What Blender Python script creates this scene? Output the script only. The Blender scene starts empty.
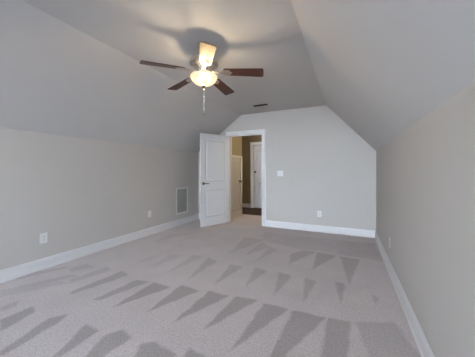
import bpy, bmesh, math, random
from mathutils import Vector, Matrix

random.seed(7)
PI = math.pi
scene = bpy.context.scene
COL = scene.collection

# ------------------------------------------------------------------ camera
cam_data = bpy.data.cameras.new('camera')
cam = bpy.data.objects.new('camera', cam_data)
COL.objects.link(cam)
cam_data.sensor_fit = 'HORIZONTAL'
cam_data.sensor_width = 36.0
cam_data.lens = 230.96 / 475 * 36.0
cam_data.shift_y = -(178.5 - 170.8) / 475
cam_data.clip_start = 0.02
cam.location = (0, 0, 1.2)
cam.rotation_euler = (PI / 2, 0, math.radians(25.62))
scene.camera = cam

# ------------------------------------------------------------------ exposure
vs = scene.view_settings
vs.view_transform = 'Standard'
vs.look = 'None'
vs.exposure = 0.06
vs.gamma = 1.0
vs.use_curve_mapping = False
scene.display_settings.display_device = 'sRGB'
scene.cycles.use_denoising = True
scene.cycles.max_bounces = 14
scene.cycles.diffuse_bounces = 10
scene.cycles.transparent_max_bounces = 12
scene.cycles.sample_clamp_indirect = 6.0

# ------------------------------------------------------------------ sky outside the windows
world = bpy.data.worlds.new('overcast_sky')
scene.world = world
world.use_nodes = True
wn, wl = world.node_tree.nodes, world.node_tree.links
wn.clear()
w_out = wn.new('ShaderNodeOutputWorld')
w_bg = wn.new('ShaderNodeBackground')
w_tc = wn.new('ShaderNodeTexCoord')
w_sep = wn.new('ShaderNodeSeparateXYZ')
w_ramp = wn.new('ShaderNodeValToRGB')
w_map = wn.new('ShaderNodeMapRange')
w_map.inputs['From Min'].default_value = -0.3
w_map.inputs['From Max'].default_value = 0.6
wl.new(w_tc.outputs['Generated'], w_sep.inputs[0])
wl.new(w_sep.outputs['Z'], w_map.inputs['Value'])
wl.new(w_map.outputs[0], w_ramp.inputs[0])
w_ramp.color_ramp.elements[0].color = (0.06, 0.065, 0.08, 1)
w_ramp.color_ramp.elements[1].color = (0.22, 0.28, 0.38, 1)
e = w_ramp.color_ramp.elements.new(0.35)
e.color = (0.74, 0.86, 1.0, 1)
e = w_ramp.color_ramp.elements.new(0.55)
e.color = (0.70, 0.83, 1.0, 1)
wl.new(w_ramp.outputs[0], w_bg.inputs['Color'])
w_bg.inputs['Strength'].default_value = SKY_STRENGTH = 76.0
wl.new(w_bg.outputs[0], w_out.inputs['Surface'])

# room measures (metres): camera stands at x = y = 0
XL, XR, YB, YF = -3.370, 0.449, 4.783, -4.6
KL, KR, HC, CXL, CXR = 1.662, 1.55, 2.473, -2.2, -0.385
DX0, DX1, DZ = -2.500, -1.707, 2.012           # doorway in the far wall
WT = 0.12                                    # wall thickness
HXL, HY1, HY2, HXR, HZ = -2.665, 5.84, 6.96, -1.05, 2.44     # hallway
WINS = [(-2.45, -1.4), (-1.2, -0.15)]         # windows in the wall behind the camera
WZ0, WZ1 = 0.45, 1.95

def window_portal(x0, x1):
    l = bpy.data.lights.new('window_daylight', 'AREA')
    l.shape = 'RECTANGLE'
    l.size, l.size_y = x1 - x0, WZ1 - WZ0
    l.energy = 1.0
    l.cycles.is_portal = True
    o = bpy.data.objects.new('window_daylight', l)
    COL.objects.link(o)
    o.location = ((x0 + x1) / 2, YF - WT - 0.02, (WZ0 + WZ1) / 2)
    o.rotation_euler = (PI / 2, 0, PI)       # shines along +y, into the room
for x0, x1 in WINS:
    window_portal(x0, x1)

# ------------------------------------------------------------------ materials
def mat(name):
    m = bpy.data.materials.new(name)
    m.use_nodes = True
    nt = m.node_tree
    return m, nt.nodes, nt.links, nt.nodes['Principled BSDF']

def paint(name, col, rough=0.6, bump=0.02, scale=220, spec=0.3):
    m, n, l, b = mat(name)
    tc = n.new('ShaderNodeTexCoord')
    nz = n.new('ShaderNodeTexNoise')
    nz.inputs['Scale'].default_value = scale
    nz.inputs['Detail'].default_value = 3
    big = n.new('ShaderNodeTexNoise')
    big.inputs['Scale'].default_value = 1.3
    big.inputs['Detail'].default_value = 4
    l.new(tc.outputs['Object'], nz.inputs['Vector'])
    l.new(tc.outputs['Object'], big.inputs['Vector'])
    mx = n.new('ShaderNodeMix'); mx.data_type = 'RGBA'
    mx.inputs['A'].default_value = (*[c * 0.975 for c in col], 1)
    mx.inputs['B'].default_value = (*[min(1, c * 1.02) for c in col], 1)
    l.new(big.outputs['Fac'], mx.inputs['Factor'])
    l.new(mx.outputs['Result'], b.inputs['Base Color'])
    bp = n.new('ShaderNodeBump')
    bp.inputs['Strength'].default_value = bump
    bp.inputs['Distance'].default_value = 0.004
    l.new(nz.outputs['Fac'], bp.inputs['Height'])
    l.new(bp.outputs[0], b.inputs['Normal'])
    b.inputs['Roughness'].default_value = rough
    b.inputs['Specular IOR Level'].default_value = spec
    return m

M_WALL = paint('greige_wall_paint', (0.60, 0.57, 0.535), 0.75, 0.05)
M_CEIL = paint('flat_white_ceiling_paint', (0.66, 0.655, 0.65), 0.85, 0.05)
M_TRIM = paint('white_trim_paint', (0.82, 0.82, 0.82), 0.35, 0.01, 60, 0.5)
M_DOOR = paint('white_door_paint', (0.70, 0.70, 0.71), 0.38, 0.015, 90, 0.5)
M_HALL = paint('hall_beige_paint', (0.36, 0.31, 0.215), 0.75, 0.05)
M_PLATE = paint('white_plastic', (0.80, 0.80, 0.79), 0.3, 0.0, 50, 0.5)
M_GRILLE = paint('white_enamelled_steel', (0.74, 0.74, 0.70), 0.4, 0.0, 50, 0.5)
M_DARK = paint('dark_gap_shade', (0.03, 0.03, 0.03), 0.9, 0.0)  # near-black colour stands in for shade between louvres and in outlet slots
M_DUCT = paint('grey_duct_interior', (0.25, 0.25, 0.22), 0.9, 0.0)

def metal(name, col, rough):
    m, n, l, b = mat(name)
    b.inputs['Metallic'].default_value = 1.0
    tc = n.new('ShaderNodeTexCoord')
    nz = n.new('ShaderNodeTexNoise'); nz.inputs['Scale'].default_value = 90
    l.new(tc.outputs['Object'], nz.inputs['Vector'])
    mr = n.new('ShaderNodeMapRange')
    mr.inputs['To Min'].default_value = rough * 0.85
    mr.inputs['To Max'].default_value = rough * 1.15
    l.new(nz.outputs['Fac'], mr.inputs['Value'])
    l.new(mr.outputs[0], b.inputs['Roughness'])
    b.inputs['Base Color'].default_value = (*col, 1)
    return m
M_NICKEL = metal('brushed_nickel', (0.62, 0.58, 0.54), 0.28)
M_DKMETAL = metal('dark_pewter', (0.16, 0.14, 0.13), 0.35)

def make_blade_wood():
    m, n, l, b = mat('glossy_cherry_wood')
    tc = n.new('ShaderNodeTexCoord')
    mp = n.new('ShaderNodeMapping')
    mp.inputs['Scale'].default_value = (2.5, 38, 10)
    nz = n.new('ShaderNodeTexNoise')
    nz.inputs['Scale'].default_value = 2.2; nz.inputs['Detail'].default_value = 8
    nz.inputs['Distortion'].default_value = 0.6
    rp = n.new('ShaderNodeValToRGB')
    rp.color_ramp.elements[0].position = 0.3
    rp.color_ramp.elements[0].color = (0.032, 0.009, 0.005, 1)
    rp.color_ramp.elements[1].position = 0.72
    rp.color_ramp.elements[1].color = (0.088, 0.024, 0.012, 1)
    l.new(tc.outputs['Object'], mp.inputs['Vector'])
    l.new(mp.outputs[0], nz.inputs['Vector'])
    l.new(nz.outputs['Fac'], rp.inputs[0])
    l.new(rp.outputs[0], b.inputs['Base Color'])
    b.inputs['Roughness'].default_value = 0.42
    b.inputs['Coat Weight'].default_value = 0.35
    b.inputs['Coat Roughness'].default_value = 0.40
    b.inputs['Coat IOR'].default_value = 1.5
    return m
M_BLADE = make_blade_wood()

def make_floor_wood():
    m, n, l, b = mat('dark_stained_floorboards')
    tc = n.new('ShaderNodeTexCoord')
    br = n.new('ShaderNodeTexBrick')
    br.inputs['Scale'].default_value = 1.0
    br.inputs['Brick Width'].default_value = 1.1
    br.inputs['Row Height'].default_value = 0.09
    br.inputs['Mortar Size'].default_value = 0.002
    br.inputs['Color1'].default_value = (0.060, 0.034, 0.022, 1)
    br.inputs['Color2'].default_value = (0.095, 0.056, 0.036, 1)
    br.inputs['Mortar'].default_value = (0.015, 0.010, 0.008, 1)
    l.new(tc.outputs['Object'], br.inputs['Vector'])
    l.new(br.outputs['Color'], b.inputs['Base Color'])
    b.inputs['Roughness'].default_value = 0.6
    return m
M_WOOD = make_floor_wood()

def make_carpet():
    m, n, l, b = mat('cut_pile_carpet')
    tc = n.new('ShaderNodeTexCoord')
    at = n.new('ShaderNodeAttribute'); at.attribute_name = 'nap'
    fine = n.new('ShaderNodeTexNoise'); fine.inputs['Scale'].default_value = 130
    fine.inputs['Detail'].default_value = 4
    tuft = n.new('ShaderNodeTexVoronoi'); tuft.inputs['Scale'].default_value = 170
    mid = n.new('ShaderNodeTexNoise'); mid.inputs['Scale'].default_value = 55
    mid.inputs['Detail'].default_value = 5
    wear = n.new('ShaderNodeTexNoise'); wear.inputs['Scale'].default_value = 3.2
    wear.inputs['Detail'].default_value = 5
    for t in (fine, tuft, mid, wear):
        l.new(tc.outputs['Object'], t.inputs['Vector'])
    nap = n.new('ShaderNodeMix'); nap.data_type = 'RGBA'
    nap.inputs['A'].default_value = (*CARPET_UP, 1)
    nap.inputs['B'].default_value = (*CARPET_DOWN, 1)
    l.new(at.outputs['Fac'], nap.inputs['Factor'])
    # yarn fleck
    s1 = n.new('ShaderNodeMapRange')
    s1.inputs['From Min'].default_value = 0.25; s1.inputs['From Max'].default_value = 0.75
    s1.inputs['To Min'].default_value = 0.72; s1.inputs['To Max'].default_value = 1.28
    l.new(fine.outputs['Fac'], s1.inputs['Value'])
    s2 = n.new('ShaderNodeMapRange')
    s2.inputs['From Min'].default_value = 0.25; s2.inputs['From Max'].default_value = 0.75
    s2.inputs['To Min'].default_value = 0.88; s2.inputs['To Max'].default_value = 1.12
    l.new(mid.outputs['Fac'], s2.inputs['Value'])
    s3 = n.new('ShaderNodeMapRange')
    s3.inputs['From Min'].default_value = 0.3; s3.inputs['From Max'].default_value = 0.7
    s3.inputs['To Min'].default_value = 0.95; s3.inputs['To Max'].default_value = 1.05
    l.new(wear.outputs['Fac'], s3.inputs['Value'])
    p1 = n.new('ShaderNodeMath'); p1.operation = 'MULTIPLY'
    p2 = n.new('ShaderNodeMath'); p2.operation = 'MULTIPLY'
    l.new(s1.outputs[0], p1.inputs[0]); l.new(s2.outputs[0], p1.inputs[1])
    l.new(p1.outputs[0], p2.inputs[0]); l.new(s3.outputs[0], p2.inputs[1])
    mul = n.new('ShaderNodeVectorMath'); mul.operation = 'SCALE'
    l.new(nap.outputs['Result'], mul.inputs[0]); l.new(p2.outputs[0], mul.inputs['Scale'])
    l.new(mul.outputs[0], b.inputs['Base Color'])
    add = n.new('ShaderNodeMath'); add.operation = 'ADD'
    l.new(fine.outputs['Fac'], add.inputs[0]); l.new(tuft.outputs['Distance'], add.inputs[1])
    bp = n.new('ShaderNodeBump'); bp.inputs['Strength'].default_value = 0.5
    bp.inputs['Distance'].default_value = 0.006
    l.new(add.outputs[0], bp.inputs['Height'])
    l.new(bp.outputs[0], b.inputs['Normal'])
    b.inputs['Roughness'].default_value = 1.0
    b.inputs['Specular IOR Level'].default_value = 0.05
    b.inputs['Sheen Weight'].default_value = 0.15
    b.inputs['Sheen Roughness'].default_value = 0.6
    return m
CARPET_UP = (0.71, 0.65, 0.64)
CARPET_DOWN = (0.48, 0.435, 0.43)
M_CARPET = make_carpet()

def make_pane():
    m, n, l, b = mat('clear_window_glass')
    out = n['Material Output']
    tr = n.new('ShaderNodeBsdfTransparent')
    gl = n.new('ShaderNodeBsdfGlossy'); gl.inputs['Roughness'].default_value = 0.02
    fr = n.new('ShaderNodeFresnel'); fr.inputs['IOR'].default_value = 1.45
    mx = n.new('ShaderNodeMixShader')
    l.new(fr.outputs[0], mx.inputs[0]); l.new(tr.outputs[0], mx.inputs[1]); l.new(gl.outputs[0], mx.inputs[2])
    l.new(mx.outputs[0], out.inputs['Surface'])
    n.remove(b)
    return m
M_PANE = make_pane()

def make_bowl():
    m, n, l, b = mat('lit_alabaster_glass')
    out = n['Material Output']
    tc = n.new('ShaderNodeTexCoord')
    nz = n.new('ShaderNodeTexNoise'); nz.inputs['Scale'].default_value = 14
    nz.inputs['Detail'].default_value = 6; nz.inputs['Distortion'].default_value = 1.5
    l.new(tc.outputs['Object'], nz.inputs['Vector'])
    rp = n.new('ShaderNodeValToRGB')
    rp.color_ramp.elements[0].position = 0.3; rp.color_ramp.elements[0].color = (0.95, 0.72, 0.42, 1)
    rp.color_ramp.elements[1].position = 0.7; rp.color_ramp.elements[1].color = (1.0, 0.90, 0.70, 1)
    l.new(nz.outputs['Fac'], rp.inputs[0])
    em = n.new('ShaderNodeEmission'); em.inputs['Strength'].default_value = BOWL_GLOW
    l.new(rp.outputs[0], em.inputs['Color'])
    tl = n.new('ShaderNodeBsdfTranslucent'); tl.inputs['Color'].default_value = (0.02, 0.016, 0.011, 1)
    tr = n.new('ShaderNodeBsdfTransparent'); tr.inputs['Color'].default_value = (1, 0.95, 0.85, 1)
    gl = n.new('ShaderNodeBsdfGlossy'); gl.inputs['Roughness'].default_value = 0.1
    m1 = n.new('ShaderNodeMixShader'); m1.inputs[0].default_value = 0.88
    l.new(tl.outputs[0], m1.inputs[1]); l.new(tr.outputs[0], m1.inputs[2])
    m2 = n.new('ShaderNodeMixShader'); m2.inputs[0].default_value = 0.05
    l.new(m1.outputs[0], m2.inputs[1]); l.new(gl.outputs[0], m2.inputs[2])
    ad = n.new('ShaderNodeAddShader')
    l.new(m2.outputs[0], ad.inputs[0]); l.new(em.outputs[0], ad.inputs[1])
    l.new(ad.outputs[0], out.inputs['Surface'])
    n.remove(b)
    return m
BOWL_GLOW = 0.45
M_BOWL = make_bowl()

def glow(name, col, s):
    m, n, l, b = mat(name)
    b.inputs['Base Color'].default_value = (0.9, 0.9, 0.9, 1)
    b.inputs['Emission Color'].default_value = (*col, 1)
    b.inputs['Emission Strength'].default_value = s
    return m
M_BULB = glow('lit_frosted_bulb', (1.0, 0.78, 0.50), 390)
M_HALLGLOBE = glow('lit_opal_globe', (1.0, 0.80, 0.52), 4)

# ------------------------------------------------------------------ mesh helpers
class MB:
    def __init__(self): self.bm = bmesh.new()
    def face(self, pts):
        return self.bm.faces.new([self.bm.verts.new(p) for p in pts])
    def box(self, a, b, bev=0.0, mtx=None):
        t = bmesh.new()
        r = bmesh.ops.create_cube(t, size=1.0)
        for v in t.verts:
            v.co = Vector([(a[i] + b[i]) / 2 + v.co[i] * (b[i] - a[i]) for i in range(3)])
        if bev: bmesh.ops.bevel(t, geom=t.edges[:], offset=bev, segments=2, affect='EDGES', profile=0.5)
        self.join(t, mtx)
        return self
    def join(self, t, mtx=None):
        if mtx is not None: bmesh.ops.transform(t, matrix=mtx, verts=t.verts)
        vm = {v: self.bm.verts.new(v.co) for v in t.verts}
        for f in t.faces:
            try:
                nf = self.bm.faces.new([vm[v] for v in f.verts]); nf.smooth = f.smooth
            except ValueError: pass
        t.free()
    def prism(self, poly, fn, d0, d1, mtx=None):
        """poly: 2D points; fn(u, v, d) -> xyz"""
        t = bmesh.new()
        a = [t.verts.new(fn(u, v, d0)) for u, v in poly]
        b = [t.verts.new(fn(u, v, d1)) for u, v in poly]
        t.faces.new(a); t.faces.new(b[::-1])
        n = len(poly)
        for i in range(n):
            t.faces.new([a[i], b[i], b[(i + 1) % n], a[(i + 1) % n]])
        bmesh.ops.recalc_face_normals(t, faces=t.faces[:])
        self.join(t, mtx)
        return self
    def lathe(self, prof, n=32, mtx=None, smooth=True):
        """prof: (r, z) pairs from one end to the other"""
        t = bmesh.new()
        rings = []
        for r, z in prof:
            if r < 1e-6: rings.append([t.verts.new((0, 0, z))])
            else: rings.append([t.verts.new((r * math.cos(2 * PI * k / n), r * math.sin(2 * PI * k / n), z)) for k in range(n)])
        for A, B in zip(rings, rings[1:]):
            for k in range(n):
                k2 = (k + 1) % n
                q = [A[k % len(A)], A[k2 % len(A)], B[k2 % len(B)], B[k % len(B)]]
                u = []
                for v in q:
                    if v not in u: u.append(v)
                if len(u) > 2:
                    f = t.faces.new(u); f.smooth = smooth
        bmesh.ops.recalc_face_normals(t, faces=t.faces[:])
        self.join(t, mtx)
        return self
    def tube(self, pts, r, n=12):
        pts = [Vector(p) for p in pts]
        t = bmesh.new(); rings = []
        for i, p in enumerate(pts):
            d = (pts[min(i + 1, len(pts) - 1)] - pts[max(i - 1, 0)]).normalized()
            u = d.orthogonal().normalized() if i == 0 else (pu - d * pu.dot(d)).normalized()
            pu = u; w = d.cross(u)
            rr = r[i] if isinstance(r, (list, tuple)) else r
            rings.append([t.verts.new(p + u * rr * math.cos(2 * PI * k / n) + w * rr * math.sin(2 * PI * k / n)) for k in range(n)])
        for A, B in zip(rings, rings[1:]):
            for k in range(n):
                f = t.faces.new([A[k], A[(k + 1) % n], B[(k + 1) % n], B[k]]); f.smooth = True
        t.faces.new(rings[0][::-1]); t.faces.new(rings[-1])
        bmesh.ops.recalc_face_normals(t, faces=t.faces[:])
        self.join(t)
        return self
    def build(self, name, m, parent=None, loc=None, rot=None):
        me = bpy.data.meshes.new(name)
        self.bm.to_mesh(me); self.bm.free()
        me.materials.append(m)
        o = bpy.data.objects.new(name, me)
        COL.objects.link(o)
        if parent is not None: o.parent = parent
        if loc is not None: o.location = loc
        if rot is not None: o.rotation_euler = rot
        return o

def tag(o, label, cat, group=None, kind=None):
    o['label'] = label; o['category'] = cat
    if group: o['group'] = group
    if kind: o['kind'] = kind
    return o

def empty(name, loc, rotz=0.0):
    o = bpy.data.objects.new(name, None)
    o.empty_display_size = 0.1
    COL.objects.link(o)
    o.location = loc; o.rotation_euler = (0, 0, rotz)
    return o

def copy_tree(o, parent=None):
    c = o.copy(); COL.objects.link(c)
    if parent is not None: c.parent = parent
    for ch in list(o.children): copy_tree(ch, c)
    return c

def XZ(u, v, d): return (u, d, v)
def YZ(u, v, d): return (d, u, v)

# ================================================================== THE ROOM
# carpet: one floor mesh; the nap the vacuum cleaner left is a property of the pile
STROKES = [
    (0.75, [(-2.443, 1.896), (-2.277, 1.858), (-2.424, 1.312), (-2.484, 1.345)]),
    (0.85, [(-2.101, 1.818), (-1.939, 1.835), (-2.079, 1.382), (-2.146, 1.350)]),
    (1, [(-1.890, 1.858), (-1.646, 1.849), (-1.871, 1.343)]),
    (1, [(-1.580, 1.934), (-1.344, 1.922), (-1.548, 1.410)]),
    (1, [(-1.253, 1.965), (-1.028, 1.956), (-1.253, 1.419)]),
    (1, [(-0.970, 1.990), (-0.755, 2.014), (-0.992, 1.437)]),
    (1, [(-0.690, 1.994), (-0.464, 2.002), (-0.710, 1.365)]),
    (1, [(-0.430, 2.002), (-0.164, 2.013), (-0.432, 1.321), (-0.464, 1.305)]),
    (0.9, [(-0.153, 2.015), (0.020, 2.049), (-0.012, 1.500), (-0.160, 1.428)]),
    (0.6, [(0.048, 2.056), (0.334, 2.193), (0.417, 1.851), (0.433, 1.751), (0.144, 1.597)]),
    (0.45, [(-3.479, 1.253), (-3.174, 1.707), (-3.131, 1.661), (-3.298, 1.247)]),
    (0.45, [(-3.112, 1.176), (-2.883, 1.582), (-2.778, 1.598), (-2.992, 1.155)]),
    (0.45, [(-3.098, 1.677), (-3.050, 1.854), (-2.849, 1.829), (-2.975, 1.611)]),
    (0.5, [(-2.770, 1.500), (-2.714, 1.894), (-2.577, 1.863), (-2.672, 1.446)]),
    (0.35, [(-3.161, 1.063), (-2.831, 1.432), (-2.684, 1.453), (-2.986, 1.004)]),
    (0.5, [(-2.767, 0.930), (-2.749, 1.061), (-2.659, 0.998), (-2.669, 0.897)]),
    (1, [(-2.526, 0.849), (-2.523, 1.064), (-2.401, 1.026), (-2.338, 0.786)]),
    (1, [(-2.070, 0.667), (-2.200, 1.026), (-2.110, 1.142), (-2.064, 1.030), (-2.023, 0.690)]),
    (1, [(-1.699, 0.793), (-1.852, 1.118), (-1.684, 1.111), (-1.675, 0.848), (-1.677, 0.804)]),
    (1, [(-1.514, 0.865), (-1.606, 1.113), (-1.538, 1.193), (-1.397, 1.174), (-1.427, 1.031), (-1.402, 0.919)]),
    (1, [(-1.210, 0.995), (-1.297, 1.148), (-1.225, 1.213), (-1.029, 1.184), (-0.944, 1.122)]),
    (1, [(-0.955, 1.117), (-0.969, 1.275), (-0.837, 1.258), (-0.755, 1.213)]),
    (0.25, [(-2.518, 2.400), (-2.384, 2.552), (-2.444, 2.023)]),
    (0.32, [(-2.305, 2.567), (-2.099, 2.623), (-2.217, 2.036)]),
    (0.43, [(-2.007, 2.710), (-1.824, 2.692), (-1.923, 2.042)]),
    (0.58, [(-1.746, 2.708), (-1.563, 2.659), (-1.593, 2.025)]),
    (0.65, [(-1.367, 2.643), (-1.184, 2.628), (-1.272, 2.082)]),
    (0.65, [(-1.049, 2.692), (-0.874, 2.655), (-0.962, 2.184)]),
    (0.65, [(-0.741, 2.682), (-0.580, 2.650), (-0.642, 2.147)]),
    (0.65, [(-0.445, 2.681), (-0.309, 2.616), (-0.370, 2.148)]),
    (0.72, [(-0.129, 2.702), (-0.031, 2.713), (-0.058, 2.246)]),
    (0.58, [(0.200, 2.591), (0.264, 2.562), (0.224, 2.398)]),
    (0.36, [(-3.028, 3.374), (-2.728, 3.682), (-2.968, 2.894)]),
    (0.29, [(-2.553, 3.447), (-2.461, 3.535), (-2.642, 2.991)]),
    (0.36, [(-1.558, 3.341), (-1.475, 3.274), (-1.606, 2.902)]),
    (0.43, [(-1.688, 3.834), (-1.302, 3.818), (-1.564, 2.945)]),
    (0.43, [(-1.311, 3.689), (-1.111, 3.501), (-1.337, 2.967)]),
    (0.43, [(-1.111, 3.501), (-0.960, 3.421), (-1.107, 2.840)]),
    (0.58, [(-0.745, 3.338), (-0.618, 3.585), (-0.430, 3.580), (-0.688, 2.968)]),
    (0.72, [(-0.414, 3.564), (-0.150, 3.553), (-0.396, 2.909)]),
    (0.72, [(-0.104, 3.537), (0.143, 3.534), (0.007, 2.695)]),
    (0.4, [(-0.207, 4.343), (0.386, 4.443), (0.424, 3.574), (0.170, 3.607), (-0.133, 3.631)]),
    (0.3, [(-1.472, 4.317), (-0.207, 4.343), (-0.137, 3.720), (-0.668, 3.611), (-1.349, 3.795)]),
]

def inside(x, y, poly):
    c = False; n = len(poly); j = n - 1
    for i in range(n):
        xi, yi = poly[i]; xj, yj = poly[j]
        if (yi > y) != (yj > y) and x < (xj - xi) * (y - yi) / (yj - yi) + xi: c = not c
        j = i
    return c
STROKE_BOX = [(w, p, min(q[0] for q in p), max(q[0] for q in p), min(q[1] for q in p), max(q[1] for q in p)) for w, p in STROKES]
def nap_at(x, y):
    x += 0.004 * math.sin(y * 31 + x * 7); y += 0.004 * math.sin(x * 27 + 1.3)
    s = 0.0
    for w, p, x0, x1, y0, y1 in STROKE_BOX:
        if x0 <= x <= x1 and y0 <= y <= y1 and inside(x, y, p): s = max(s, w)
    return s

def make_floor():
    st = 0.016
    verts, faces, val = [], [], []
    def patch(x0, x1, y0, y1, st):
        nx, ny = max(1, round((x1 - x0) / st)), max(1, round((y1 - y0) / st))
        b = len(verts)
        for j in range(ny + 1):
            for i in range(nx + 1):
                x, y = x0 + (x1 - x0) * i / nx, y0 + (y1 - y0) * j / ny
                verts.append((x, y, 0.0))
                val.append(sum(nap_at(x + a, y + c) for a in (-.005, .005) for c in (-.005, .005)) / 4)
        for j in range(ny):
            for i in range(nx):
                k = b + j * (nx + 1) + i
                faces.append((k, k + 1, k + nx + 2, k + nx + 1))
    patch(XL, XR, YF, YB, st)
    patch(DX0 - 0.02, DX1 + 0.02, YB, YB + WT, 0.1)
    patch(HXL, HXR, YB + WT, HY1, 0.1)
    me = bpy.data.meshes.new('floor')
    me.from_pydata(verts, [], faces)
    a = me.attributes.new('nap', 'FLOAT', 'POINT')
    a.data.foreach_set('value', val)
    me.materials.append(M_CARPET)
    o = bpy.data.objects.new('floor', me)
    COL.objects.link(o)
    return o
tag(make_floor(), 'beige grey cut pile carpet with wedge shaped vacuum marks', 'carpet', kind='structure')

MB().box((-4.6, HY1, -0.1), (HXR, HY2 + 0.1, -0.001)).build('floor_hallway', M_WOOD)
tag(bpy.data.objects['floor_hallway'], 'dark wood floor seen beyond the carpet through the open doorway', 'floor', kind='structure')
# a slab under the carpet keeps the room closed from below
# --- walls
tag(MB().box((XL - WT, YF - WT, -0.1), (XL, YB + WT, KL)).build('wall_left', M_WALL),
    'low greige painted knee wall on the left under the sloped ceiling', 'wall', kind='structure')
tag(MB().box((XR, YF - WT, -0.1), (XR + WT, YB + WT, KR)).build('wall_right', M_WALL),
    'low greige painted knee wall close on the right of the room', 'wall', kind='structure')
def slope_z(x):
    if x < CXL: return KL + (x - XL) / (CXL - XL) * (HC - KL)
    if x > CXR: return KR + (XR - x) / (XR - CXR) * (HC - KR)
    return HC
w = MB()
y0, y1 = YB, YB + WT
w.prism([(XL, -0.1), (DX0 - 0.02, -0.1), (DX0 - 0.02, slope_z(DX0 - 0.02)), (XL, KL)], XZ, y0, y1)
w.prism([(DX0 - 0.02, DZ + 0.02), (DX1 + 0.02, DZ + 0.02), (DX1 + 0.02, HC), (CXL, HC), (DX0 - 0.02, slope_z(DX0 - 0.02))], XZ, y0, y1)
w.prism([(DX1 + 0.02, -0.1), (XR, -0.1), (XR, KR), (CXR, HC), (DX1 + 0.02, HC)], XZ, y0, y1)
tag(w.build('wall_back', M_WALL), 'greige gable end wall holding the open doorway and light switch', 'wall', kind='structure')
w = MB()
y0, y1 = YF - WT, YF
def gable_strip(x0, x1, z0=-0.1):
    xs = [x0] + [c for c in (CXL, CXR) if x0 < c < x1] + [x1]
    return [(x0, z0), (x1, z0)] + [(x, slope_z(x)) for x in reversed(xs)]
xs = [XL]
for a, b in WINS: xs += [a, b]
xs.append(XR)
for i in range(len(xs) - 1):
    if i % 2 == 0: w.prism(gable_strip(xs[i], xs[i + 1]), XZ, y0, y1)
    else:
        w.box((xs[i], y0, -0.1), (xs[i + 1], y1, WZ0))
        w.prism(gable_strip(xs[i], xs[i + 1], WZ1), XZ, y0, y1)
tag(w.build('wall_front', M_WALL), 'greige gable end wall with two windows behind the viewer', 'wall', kind='structure')
# --- ceiling: flat strip and the two slopes under the roof
c = MB()
T = 0.1
c.prism([(XL - WT, KL), (XL, KL), (CXL, HC), (CXR, HC), (XR, KR), (XR + WT, KR), (XR + WT, KR + .12),
         (CXR + .05, HC + T), (CXL - .05, HC + T), (XL - WT, KL + .12)], XZ, YF - WT, YB + WT)
tag(c.build('ceiling', M_CEIL), 'white ceiling with a flat middle strip and two sloping sides', 'ceiling', kind='structure')

# --- windows behind the camera
for i, (x0, x1) in enumerate(WINS):
    r = empty(f'window_{i + 1}', ((x0 + x1) / 2, YF, WZ0))
    tag(r, ('white framed window behind the viewer nearest the left wall', 'white framed window behind the viewer nearest the right wall')[i], 'window', kind='structure')
    hw, hh = (x1 - x0) / 2, WZ1 - WZ0
    f = MB()
    ya, yb = -WT + .01, -0.03
    f.box((-hw, ya, 0), (-hw + .05, yb, hh), .003).box((hw - .05, ya, 0), (hw, yb, hh), .003)
    f.box((-hw + .05, ya, 0), (hw - .05, yb, .05), .003).box((-hw + .05, ya, hh - .05), (hw - .05, yb, hh), .003)
    f.box((-.02, ya + .01, .05), (.02, yb - .005, hh - .05), .003)
    f.box((-hw + .05, ya + .012, hh / 2 - .02), (hw - .05, yb - .007, hh / 2 + .02), .003)
    f.build('window_frame', M_TRIM, r)
    g = MB(); g.box((-hw + .05, -.075, .05), (hw - .05, -.071, hh - .05)); g.build('window_pane', M_PANE, r)
    s = MB()
    s.box((-hw - .09, .001, -.0), (-hw, .016, hh + .09), .003).box((hw, .001, 0), (hw + .09, .016, hh + .09), .003)
    s.box((-hw, .001, hh), (hw, .016, hh + .09), .003).box((-hw - .11, -.02, -.028), (hw + .11, .045, 0), .004).box((-hw - .09, .001, -.1), (hw + .09, .014, -.028), .003)
    s.build('window_casing', M_TRIM, r)

# --- baseboards: moulded profile run along each wall
BP = [(0, 0), (.024, 0), (.024, .012), (.0155, .022), (.0155, .1), (.012, .112), (.007, .122), (.005, .132), (0, .132)]
tag(MB().prism(BP, lambda u, v, d: (XL + u, d, v), YF, YB).build('baseboard_left', M_TRIM), 'white moulded baseboard along the left knee wall', 'baseboard', kind='structure')
tag(MB().prism(BP, lambda u, v, d: (XR - u, d, v), YF, YB).build('baseboard_right', M_TRIM), 'white moulded baseboard along the right knee wall', 'baseboard', kind='structure')
b = MB()
b.prism(BP, lambda u, v, d: (d, YB - u, v), XL + .0, DX0 - .105)
b.prism(BP, lambda u, v, d: (d, YB - u, v), DX1 + .105, XR)
tag(b.build('baseboard_back', M_TRIM), 'white moulded baseboard along the doorway wall', 'baseboard', kind='structure')
tag(MB().prism(BP, lambda u, v, d: (d, YF + u, v), XL, XR).build('baseboard_front', M_TRIM), 'white moulded baseboard below the windows behind the viewer', 'baseboard', kind='structure')

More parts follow.
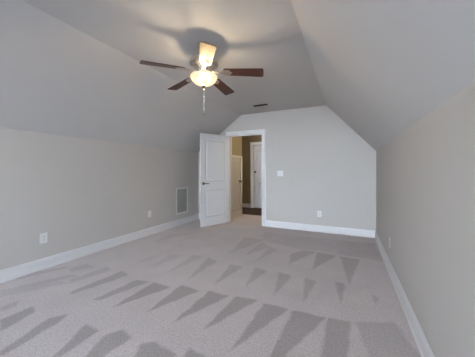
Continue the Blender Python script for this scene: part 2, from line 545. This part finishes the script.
# --- doorway: jambs, stop and moulded casing
CP = [(0, 0), (.004, .012), (.02, .016), (.06, .019), (.085, .021), (.095, .016), (.1, 0)]     # (across, out)
t = MB()
J = .02
t.box((DX0 - J, YB - .001, 0), (DX0, YB + WT + .001, DZ)).box((DX1, YB - .001, 0), (DX1 + J, YB + WT + .001, DZ))
t.box((DX0 - J, YB - .001, DZ), (DX1 + J, YB + WT + .001, DZ + J))
t.box((DX0, YB + .045, 0), (DX0 + .011, YB + .08, DZ)).box((DX1 - .011, YB + .045, 0), (DX1, YB + .08, DZ))
t.box((DX0 + .011, YB + .045, DZ - .011), (DX1 - .011, YB + .08, DZ))
def casing(m, x0, x1, z1, yw, sgn, prof=CP, wd=.1):
    """mitred casing round an opening on the wall plane y = yw, standing out along sgn"""
    path = [(x0, 0, -1), (x0, z1, -1), (x1, z1, 1), (x1, 0, 1)]
    tb = bmesh.new(); rings = []
    for k, (px, pz, s) in enumerate(path):
        ring = []
        for u, o in prof:
            ring.append(tb.verts.new((px + s * u, yw + sgn * o, pz + (u if k in (1, 2) else 0))))
        rings.append(ring)
    n = len(prof)
    for A, B in zip(rings, rings[1:]):
        for k in range(n):
            tb.faces.new([A[k], A[(k + 1) % n], B[(k + 1) % n], B[k]])
    tb.faces.new(rings[0]); tb.faces.new(rings[-1])
    bmesh.ops.recalc_face_normals(tb, faces=tb.faces[:])
    m.join(tb)
casing(t, DX0 + .0, DX1 - .0, DZ, YB, -1)
casing(t, DX0, DX1, DZ, YB + WT, 1)
tag(t.build('trim_1', M_TRIM), 'white casing and jambs round the open doorway', 'door frame', kind='structure')

# --- panelled door leaf: local x along the width, y through the thickness, z up
def leaf_mesh(W, H, TH, panels):
    m = MB()
    xs = sorted({0, W} | {p[0] for p in panels} | {p[1] for p in panels})
    zs = sorted({0, H} | {p[2] for p in panels} | {p[3] for p in panels})
    for sg in (-1, 1):
        y = sg * TH / 2
        def q(pts):
            m.face([(px, py, pz) for px, py, pz in (pts if sg < 0 else pts[::-1])])
        for xa, xb in zip(xs, xs[1:]):
            for za, zb in zip(zs, zs[1:]):
                cx, cz = (xa + xb) / 2, (za + zb) / 2
                if any(p[0] < cx < p[1] and p[2] < cz < p[3] for p in panels): continue
                q([(xa, y, za), (xb, y, za), (xb, y, zb), (xa, y, zb)])
        for x0, x1, z0, z1 in panels:
            steps = [(0, 0), (.006, .006), (.014, .009), (.03, .009), (.05, .003)]
            R = [[(x0 + i, y - sg * d, z0 + i), (x1 - i, y - sg * d, z0 + i), (x1 - i, y - sg * d, z1 - i), (x0 + i, y - sg * d, z1 - i)] for i, d in steps]
            for A, B in zip(R, R[1:]):
                for k in range(4): q([A[k], A[(k + 1) % 4], B[(k + 1) % 4], B[k]])
            q(R[-1])
    a = TH / 2
    m.face([(0, -a, 0), (0, a, 0), (0, a, H), (0, -a, H)][::-1])
    m.face([(W, -a, 0), (W, a, 0), (W, a, H), (W, -a, H)])
    m.face([(0, -a, 0), (W, -a, 0), (W, a, 0), (0, a, 0)][::-1])
    m.face([(0, -a, H), (W, -a, H), (W, a, H), (0, a, H)])
    bmesh.ops.remove_doubles(m.bm, verts=m.bm.verts[:], dist=1e-5)
    bmesh.ops.recalc_face_normals(m.bm, faces=m.bm.faces[:])
    return m

RX = lambda s: Matrix.Rotation(s * PI / 2, 4, 'X')
def lever(parent, x, z, y, sg, dirx, m):
    """rosette, neck and lever on the face at y, standing out along sg"""
    h = MB()
    mt = Matrix.Translation((x, y, z)) @ RX(-sg)
    h.lathe([(0, 0), (.033, 0), (.033, .004), (.028, .009), (.013, .012), (.011, .045), (.0, .045)], 24, mt)
    yy = y + sg * .047
    h.tube([(x - dirx * .012, yy, z), (x + dirx * .02, yy, z), (x + dirx * .06, yy + sg * .004, z), (x + dirx * .105, yy, z - .002), (x + dirx * .112, yy - sg * .002, z - .002)], [.010, .0115, .010, .009, .006], 12)
    return h.build('door_lever', m, parent)
def knob(parent, x, z, y, sg, m):
    mt = Matrix.Translation((x, y, z)) @ RX(-sg)
    h = MB().lathe([(0, 0), (.032, 0), (.032, .004), (.026, .009), (.012, .012), (.012, .03), (.022, .036), (.029, .048), (.028, .06), (.018, .069), (0, .071)], 24, mt)
    return h.build('door_knob', m, parent)
def hinge(parent, x, z, y, m, ln=.09):
    h = MB()
    h.tube([(x, y, z - ln / 2), (x, y, z + ln / 2)], .007, 10)
    h.lathe([(0, ln / 2 + .008), (.005, ln / 2 + .004), (.008, ln / 2)], 10, Matrix.Translation((x, y, z)))
    h.box((x - .004, y - .001, z - ln / 2), (x + .03, y + .002, z + ln / 2))
    return h.build('hinge', m, parent)

LW, LH, LT = .773, 1.988, .035
d = empty('door_1', (DX0 + .003, YB - .022, 0.012), math.radians(180 + 66.0))
tag(d, 'white two panel door standing open into the room', 'door', kind='structure')
leaf_mesh(LW, LH, LT, [(.115, LW - .115, .19, .80), (.115, LW - .115, .955, LH - .115)]).build('door_leaf', M_DOOR, d)
lever(d, LW - .065, .915, LT / 2, 1, -1, M_DKMETAL)
lever(d, LW - .065, .915, -LT / 2, -1, -1, M_DKMETAL)
for z in (.2, 1.0, 1.78): hinge(d, 0, z, -LT / 2 - .004, M_NICKEL)
MB().box((LW - .001, -.012, .9), (LW + .0015, .012, .97)).build('latch_plate', M_NICKEL, d)

# --- hallway beyond the doorway
HW = .1
h = MB()
AY0, AY1, AZ0, AZ1 = 5.13, 5.765, .155, 1.535           # attic hatch opening in the hall's left wall
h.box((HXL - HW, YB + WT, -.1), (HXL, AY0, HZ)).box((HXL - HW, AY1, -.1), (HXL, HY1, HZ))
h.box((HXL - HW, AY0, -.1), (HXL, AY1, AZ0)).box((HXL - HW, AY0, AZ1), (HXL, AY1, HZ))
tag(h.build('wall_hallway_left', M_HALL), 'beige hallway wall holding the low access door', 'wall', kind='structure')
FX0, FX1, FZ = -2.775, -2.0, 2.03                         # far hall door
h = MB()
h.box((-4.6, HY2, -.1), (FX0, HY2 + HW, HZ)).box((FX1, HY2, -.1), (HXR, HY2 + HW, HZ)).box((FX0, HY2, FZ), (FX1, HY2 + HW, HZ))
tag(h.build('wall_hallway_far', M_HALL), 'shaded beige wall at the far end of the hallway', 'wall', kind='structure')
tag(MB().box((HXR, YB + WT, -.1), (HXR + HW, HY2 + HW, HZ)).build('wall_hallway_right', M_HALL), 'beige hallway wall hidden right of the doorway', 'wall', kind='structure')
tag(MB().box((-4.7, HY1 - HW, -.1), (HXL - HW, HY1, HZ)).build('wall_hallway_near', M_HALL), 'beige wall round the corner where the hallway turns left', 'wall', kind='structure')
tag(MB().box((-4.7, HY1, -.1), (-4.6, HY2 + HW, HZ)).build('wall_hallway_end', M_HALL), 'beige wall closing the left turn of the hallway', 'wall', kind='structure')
tag(MB().box((-4.7, YB + WT, HZ), (HXR + HW, HY2 + HW, HZ + .08)).build('ceiling_hallway', M_CEIL), 'white flat ceiling over the hallway', 'ceiling', kind='structure')
b = MB()
b.prism(BP, lambda u, v, d: (HXL + u, d, v), YB + WT, HY1)
tag(b.build('baseboard_hallway_left', M_TRIM), 'white baseboard below the low access door in the hallway', 'baseboard', kind='structure')
b = MB()
b.prism(BP, lambda u, v, d: (d, HY2 - u, v), -4.6, FX0 - .1)
b.prism(BP, lambda u, v, d: (d, HY2 - u, v), FX1 + .1, HXR)
tag(b.build('baseboard_hallway_far', M_TRIM), 'white baseboard at the far end of the hallway', 'baseboard', kind='structure')

tag(MB().box((HXL - HW - .06, AY0 - .15, -.1), (HXL - HW - .01, AY1 - .03, HZ)).build('light_stop_hatch', M_HALL), 'plain panel added behind the access door to shut out sky light', 'wall', kind='structure')  # unseen backing added to stop sky showing through the hatch gaps
tag(MB().box((FX0 - .1, HY2 + HW, -.1), (FX1 + .1, HY2 + HW + .05, HZ)).build('light_stop_far_door', M_HALL), 'plain panel added behind the far hall door to shut out sky light', 'wall', kind='structure')  # added out of sight; blocks sky light leaking under the far door
# low access door (hinged on its near side) with casing; built facing -y locally, turned to face +x
a = empty('door_2', (HXL, AY0, AZ0), PI / 2)
tag(a, 'low white access door with round knob in the hallway wall', 'door', kind='structure')
aw, ah = AY1 - AY0, AZ1 - AZ0
leaf_mesh(aw - .006, ah - .006, .035, [(.1, aw - .1, .12, ah - .12)]).build('door_leaf', M_DOOR, a, (.003, .03, .003))
knob(a, aw - .065, .76, .012, -1, M_DKMETAL)
for z in (.40, 1.13): hinge(a, .012, z, .006, M_DKMETAL, .08)
ac = MB()
AP = [(u * .7, o * .9) for u, o in CP]
casing(ac, 0, aw, ah, 0, -1, AP)
ac.box((-.07, -.019, -.045), (aw + .07, .0, 0), .003)
ac.build('door_casing', M_TRIM, a)

f = empty('door_3', (FX0, HY2, 0.0), 0)
tag(f, 'tall white panelled door closed at the far end of the hallway', 'door', kind='structure')
fw = FX1 - FX0
leaf_mesh(fw - .006, FZ - .015, .035, [(.115, fw - .115, .2, .82), (.115, fw - .115, .98, FZ - .13)]).build('door_leaf', M_DOOR, f, (.003, .035, .01))
knob(f, .07, 1.165, .0175, -1, M_DKMETAL)
fc = MB()
casing(fc, 0, fw, FZ, 0, -1)
fc.box((-.0, 0, 0), (.003, .09, FZ)).box((fw - .003, 0, 0), (fw, .09, FZ))
fc.build('door_casing', M_TRIM, f)

# ================================================================== CEILING FAN
FANX, FANY = -1.316, 1.959
ZB = 2.203
fan = empty('ceiling_fan', (FANX, FANY, HC))
tag(fan, 'five bladed cherry wood ceiling fan with lit glass bowl and nickel motor', 'ceiling fan')
MB().lathe([(0, 0), (.070, 0), (.072, -.006), (.070, -.02), (.055, -.045), (.032, -.062), (.016, -.066), (0, -.066)], 40).build('canopy', M_NICKEL, fan)
MB().lathe([(0, -.05), (.013, -.05), (.013, -.15), (0, -.15)], 20).build('downrod', M_NICKEL, fan)
mo = MB()
mo.lathe([(0, -.112), (.022, -.112), (.026, -.125), (.05, -.130), (.095, -.140), (.124, -.150), (.136, -.165), (.138, -.180),
          (.136, -.192), (.141, -.197), (.141, -.207), (.130, -.214), (.105, -.228), (.085, -.245), (.07, -.262), (.07, -.300), (0, -.300)], 56)
mo.build('motor_housing', M_NICKEL, fan)
# fitter under the motor that carries the glass bowl
MB().lathe([(0, -.298), (.058, -.298), (.060, -.303), (.055, -.309), (.03, -.313), (.015, -.315), (.015, -.40), (0, -.40)], 40).build('light_fitter', M_NICKEL, fan)

def blade_mesh():
    m = bmesh.new()
    r0, r1, th = .205, .600, .0055
    outline = []
    N = 10
    def hw(r):
        s = (r - r0) / (r1 - r0)
        return .052 + .015 * s
    rc = .022
    top = []
    # lower side root to tip, rounded corners
    pts = []
    for k in range(N + 1):
        r = r0 + .012 + (r1 - rc - r0 - .012) * k / N
        pts.append((r, -hw(r)))
    for k in range(1, 7):
        an = -PI / 2 + k * PI / 12
        pts.append((r1 - rc + rc * math.cos(an), -hw(r1) + rc + rc * math.sin(an)))
    side = pts
    up = [(x, -y) for x, y in reversed(side)]
    poly = side + up
    poly += [(r0, .04), (r0, -.04)]
    bot = [m.verts.new((x, y, -th / 2)) for x, y in poly]
    tp = [m.verts.new((x, y, th / 2)) for x, y in poly]
    m.faces.new(bot[::-1]); m.faces.new(tp)
    n = len(poly)
    for i in range(n): m.faces.new([bot[i], bot[(i + 1) % n], tp[(i + 1) % n], tp[i]])
    bmesh.ops.recalc_face_normals(m, faces=m.faces[:])
    o = MB(); o.join(m)
    return o
def iron_mesh():
    o = MB()
    zz = -.0055
    # curved arm from the motor flange out to a three-lobed plate under the blade root
    o.prism([(.085, -.018), (.13, -.012), (.165, -.014), (.2, -.030), (.225, -.042), (.262, -.038), (.275, -.018), (.292, 0),
             (.275, .018), (.262, .038), (.225, .042), (.2, .030), (.165, .014), (.13, .012), (.085, .018)],
            lambda u, v, d: (u, v, d), zz - .003, zz + .002)
    for x, y in ((.24, -.026), (.24, .026), (.272, 0)):
        o.lathe([(0, -.004), (.004, -.0035), (.0065, 0), (.0065, .002)], 12, Matrix.Translation((x, y, zz - .0025)))
    return o
A0 = math.radians(19.0)
PITCH = math.radians(-11.0)
bl = blade_mesh().build('blade', M_BLADE, fan, (0, 0, ZB - HC), None)
ir = iron_mesh().build('blade_iron', M_NICKEL, bl)
for k in range(5):
    o = bl if k == 0 else copy_tree(bl, fan)
    o.rotation_euler = (Matrix.Rotation(A0 + k * 2 * PI / 5, 3, 'Z') @ Matrix.Rotation(math.radians(4.0), 3, 'Y') @ Matrix.Rotation(PITCH, 3, 'X')).to_euler()
# glass bowl: open at the top, with wall thickness
prof = [(.132, -.318), (.137, -.323), (.133, -.338), (.121, -.361), (.099, -.384), (.072, -.400), (.04, -.409), (.012, -.412)]
inner = [(r - .005, z + .005) for r, z in reversed(prof[2:])]
MB().lathe(prof + inner + [(.128, -.323), (.129, -.318), (.132, -.318)], 56).build('light_bowl', M_BOWL, fan)
MB().lathe([(0, -.385), (.014, -.385), (.014, -.414), (.020, -.417), (.020, -.423), (.013, -.430), (.009, -.438), (.005, -.445), (0, -.446)], 24).build('finial', M_DKMETAL, fan)
for cx, cy in ((-.036, -.030), (.058, .004)):
    b = MB()
    mt = Matrix.Translation((cx, cy, -.354))
    b.lathe([(r * .76, z * .76) for r, z in ((0, -.03), (.012, -.028), (.022, -.018), (.026, -.004), (.022, .010), (.013, .022), (.011, .034), (0, .036))], 20, mt)
    b.build('bulb', M_BULB, fan)
# pull chains with fobs
for dx, dy, L in ((.010, -.012, .24), (-.008, .012, .205)):
    c = MB()
    z0 = -.44
    c.tube([(dx * .6, dy * .6, z0 + .01), (dx, dy, z0 - .05), (dx, dy, z0 - L)], .0016, 6)
    for k in range(int(L / .008)):
        bmm = bmesh.new(); bmesh.ops.create_icosphere(bmm, subdivisions=1, radius=.0027)
        c.join(bmm, Matrix.Translation((dx, dy, z0 - .05 - k * .008)) if k * .008 < L - .05 else Matrix.Translation((dx, dy, z0 - L)))
    ch = c.build('pull_chain', M_NICKEL, fan)
    MB().lathe([(0, 0), (.003, 0), (.0055, -.008), (.0065, -.022), (.005, -.032), (0, -.036)], 14, Matrix.Translation((dx, dy, z0 - L))).build('fob', M_DKMETAL, ch)

# ================================================================== WALL AND CEILING FITTINGS
# return air grille on the left wall: built facing -y, then turned to face +x
gw, gh = .41, .585
g = empty('return_air_grille', (XL, 3.935, .243), PI / 2)
tag(g, 'tall white louvred return air grille on the left wall near the door', 'vent')
fr = MB()
fb = .035
fr.box((0, -.012, 0), (fb, -.0005, gh), .003).box((gw - fb, -.012, 0), (gw, -.0005, gh), .003)
fr.box((fb, -.012, 0), (gw - fb, -.0005, fb), .003).box((fb, -.012, gh - fb), (gw - fb, -.0005, gh), .003)
fr.build('frame', M_GRILLE, g)
MB().box((fb, -.002, fb), (gw - fb, -.0007, gh - fb)).build('backing', M_DUCT, g)
lv = MB()
n = 26
for k in range(n):
    z = fb + (gh - 2 * fb) * (k + .5) / n
    lv.box((fb, -.0095, -.0007), (gw - fb, -.0, .0007), 0, Matrix.Translation((0, -.001, z)) @ Matrix.Rotation(math.radians(38), 4, 'X'))
lv.build('louvres', M_GRILLE, g)
for x, z in ((fb / 2, gh / 2), (gw - fb / 2, gh / 2)):
    MB().lathe([(0, 0), (.006, 0), (.005, .002), (0, .003)], 12, Matrix.Translation((x, -.012, z)) @ RX(1)).build('screw', M_GRILLE, g)

# ceiling register
v = empty('ceiling_register', (-1.53, 4.22, HC), math.radians(0))
tag(v, 'small white ceiling register with dark slots near the doorway wall', 'vent')
rw, rd, fb = .31, .12, .012
fr = MB()
fr.box((-rw / 2, -rd / 2, -.008), (-rw / 2 + fb, rd / 2, -.0005), .002).box((rw / 2 - fb, -rd / 2, -.008), (rw / 2, rd / 2, -.0005), .002)
fr.box((-rw / 2 + fb, -rd / 2, -.008), (rw / 2 - fb, -rd / 2 + fb, -.0005), .002).box((-rw / 2 + fb, rd / 2 - fb, -.008), (rw / 2 - fb, rd / 2, -.0005), .002)
fr.build('frame', M_GRILLE, v)
MB().box((-rw / 2 + fb, -rd / 2 + fb, -.002), (rw / 2 - fb, rd / 2 - fb, -.0007)).build('backing', M_DARK, v)  # dark sheet in place of the shaded duct opening
lv = MB()
for k in range(6):
    y = -rd / 2 + fb + (rd - 2 * fb) * (k + .5) / 6
    lv.box((-rw / 2 + fb, -.006, -.0006), (rw / 2 - fb, .006, .0006), 0, Matrix.Translation((0, y, -.006)) @ Matrix.Rotation(math.radians(50), 4, 'X'))
lv.build('louvres', M_DKMETAL, v)

# wall plates: local x across, -y out of the wall, z up, origin at the plate's centre
def plate(root, w, hh):
    MB().box((-w / 2, -.006, -hh / 2), (w / 2, -.0004, hh / 2), .0022).build('cover_plate', M_PLATE, root)
def outlet(loc, rz, label):
    r = empty('wall_outlet', loc, rz)
    tag(r, label, 'outlet', 'duplex wall outlets')
    plate(r, .080, .125)
    for s in (-1, 1):
        m = MB()
        m.prism([(.017 * math.cos(t), .0145 * math.sin(t)) for t in [k * PI / 8 for k in range(16)]], lambda u, v_, d: (u, d, v_ + s * .0195), -.008, -.0055)
        so = m.build('receptacle', M_PLATE, r)
        q = MB()
        q.box((-.0075, -.0083, s * .0195 - .002), (-.0055, -.0079, s * .0195 + .007)).box((.0055, -.0083, s * .0195 - .002), (.0075, -.0079, s * .0195 + .006))
        q.prism([(.0027 * math.cos(k * PI / 5), .0027 * math.sin(k * PI / 5)) for k in range(10)], lambda u, v_, d: (u, d, v_ + s * .0195 - .007), -.0083, -.0079)
        q.build('slots', M_DARK, so)
    MB().lathe([(0, .0), (.0032, 0), (.0026, .0012), (0, .0016)], 12, Matrix.Translation((0, -.006, 0)) @ RX(1)).build('screw', M_NICKEL, r)
outlet((XL, 1.525, .376), PI / 2, 'white duplex outlet low on the left wall, nearest the viewer')
outlet((-.509, YB, .355), 0, 'white duplex outlet low on the doorway wall right of the switch')
outlet((XR, 3.27, .345), -PI / 2, 'white duplex outlet seen edge on, low on the right wall')
r = empty('cable_plate', (XL, 3.20, .39), PI / 2)
tag(r, 'small blank white wall plate low on the left wall beside the grille', 'wall plate')
plate(r, .080, .125)
for s in (-1, 1):
    MB().lathe([(0, .0), (.0032, 0), (.0026, .0012), (0, .0016)], 12, Matrix.Translation((0, -.006, s * .042)) @ RX(1)).build('screw', M_PLATE, r)
r = empty('light_switch', (-1.292, YB, 1.145), 0)
tag(r, 'white double rocker light switch on the wall right of the doorway', 'light switch')
plate(r, .125, .120)
for s in (-1, 1):
    MB().prism([(-.0335, 0.0), (.0335, .0025), (.0335, .004), (-.0335, .004)], lambda u, v_, d: (d, -.0096 + v_, u), s * .023 - .0165, s * .023 + .0165).build('rocker', M_PLATE, r)

# hall lamp, the warm light that fills the hallway
r = empty('hall_ceiling_lamp', (-1.4, 5.35, HZ))
tag(r, 'small warm opal ceiling lamp inside the hallway', 'lamp')
MB().lathe([(0, 0), (.10, 0), (.10, -.015), (.09, -.02), (0, -.02)], 32).build('base', M_NICKEL, r)
MB().lathe([(.095, -.02), (.125, -.04), (.13, -.065), (.11, -.095), (.07, -.115), (0, -.122)], 32).build('globe', M_HALLGLOBE, r)
ld = bpy.data.lights.new('hall_bulb_light', 'POINT')
ld.energy = 17.5
ld.color = (1.0, 0.80, 0.52)
ld.shadow_soft_size = .1
lo = bpy.data.objects.new('hall_bulb_light', ld)
COL.objects.link(lo); lo.parent = r; lo.location = (0, 0, -.24)
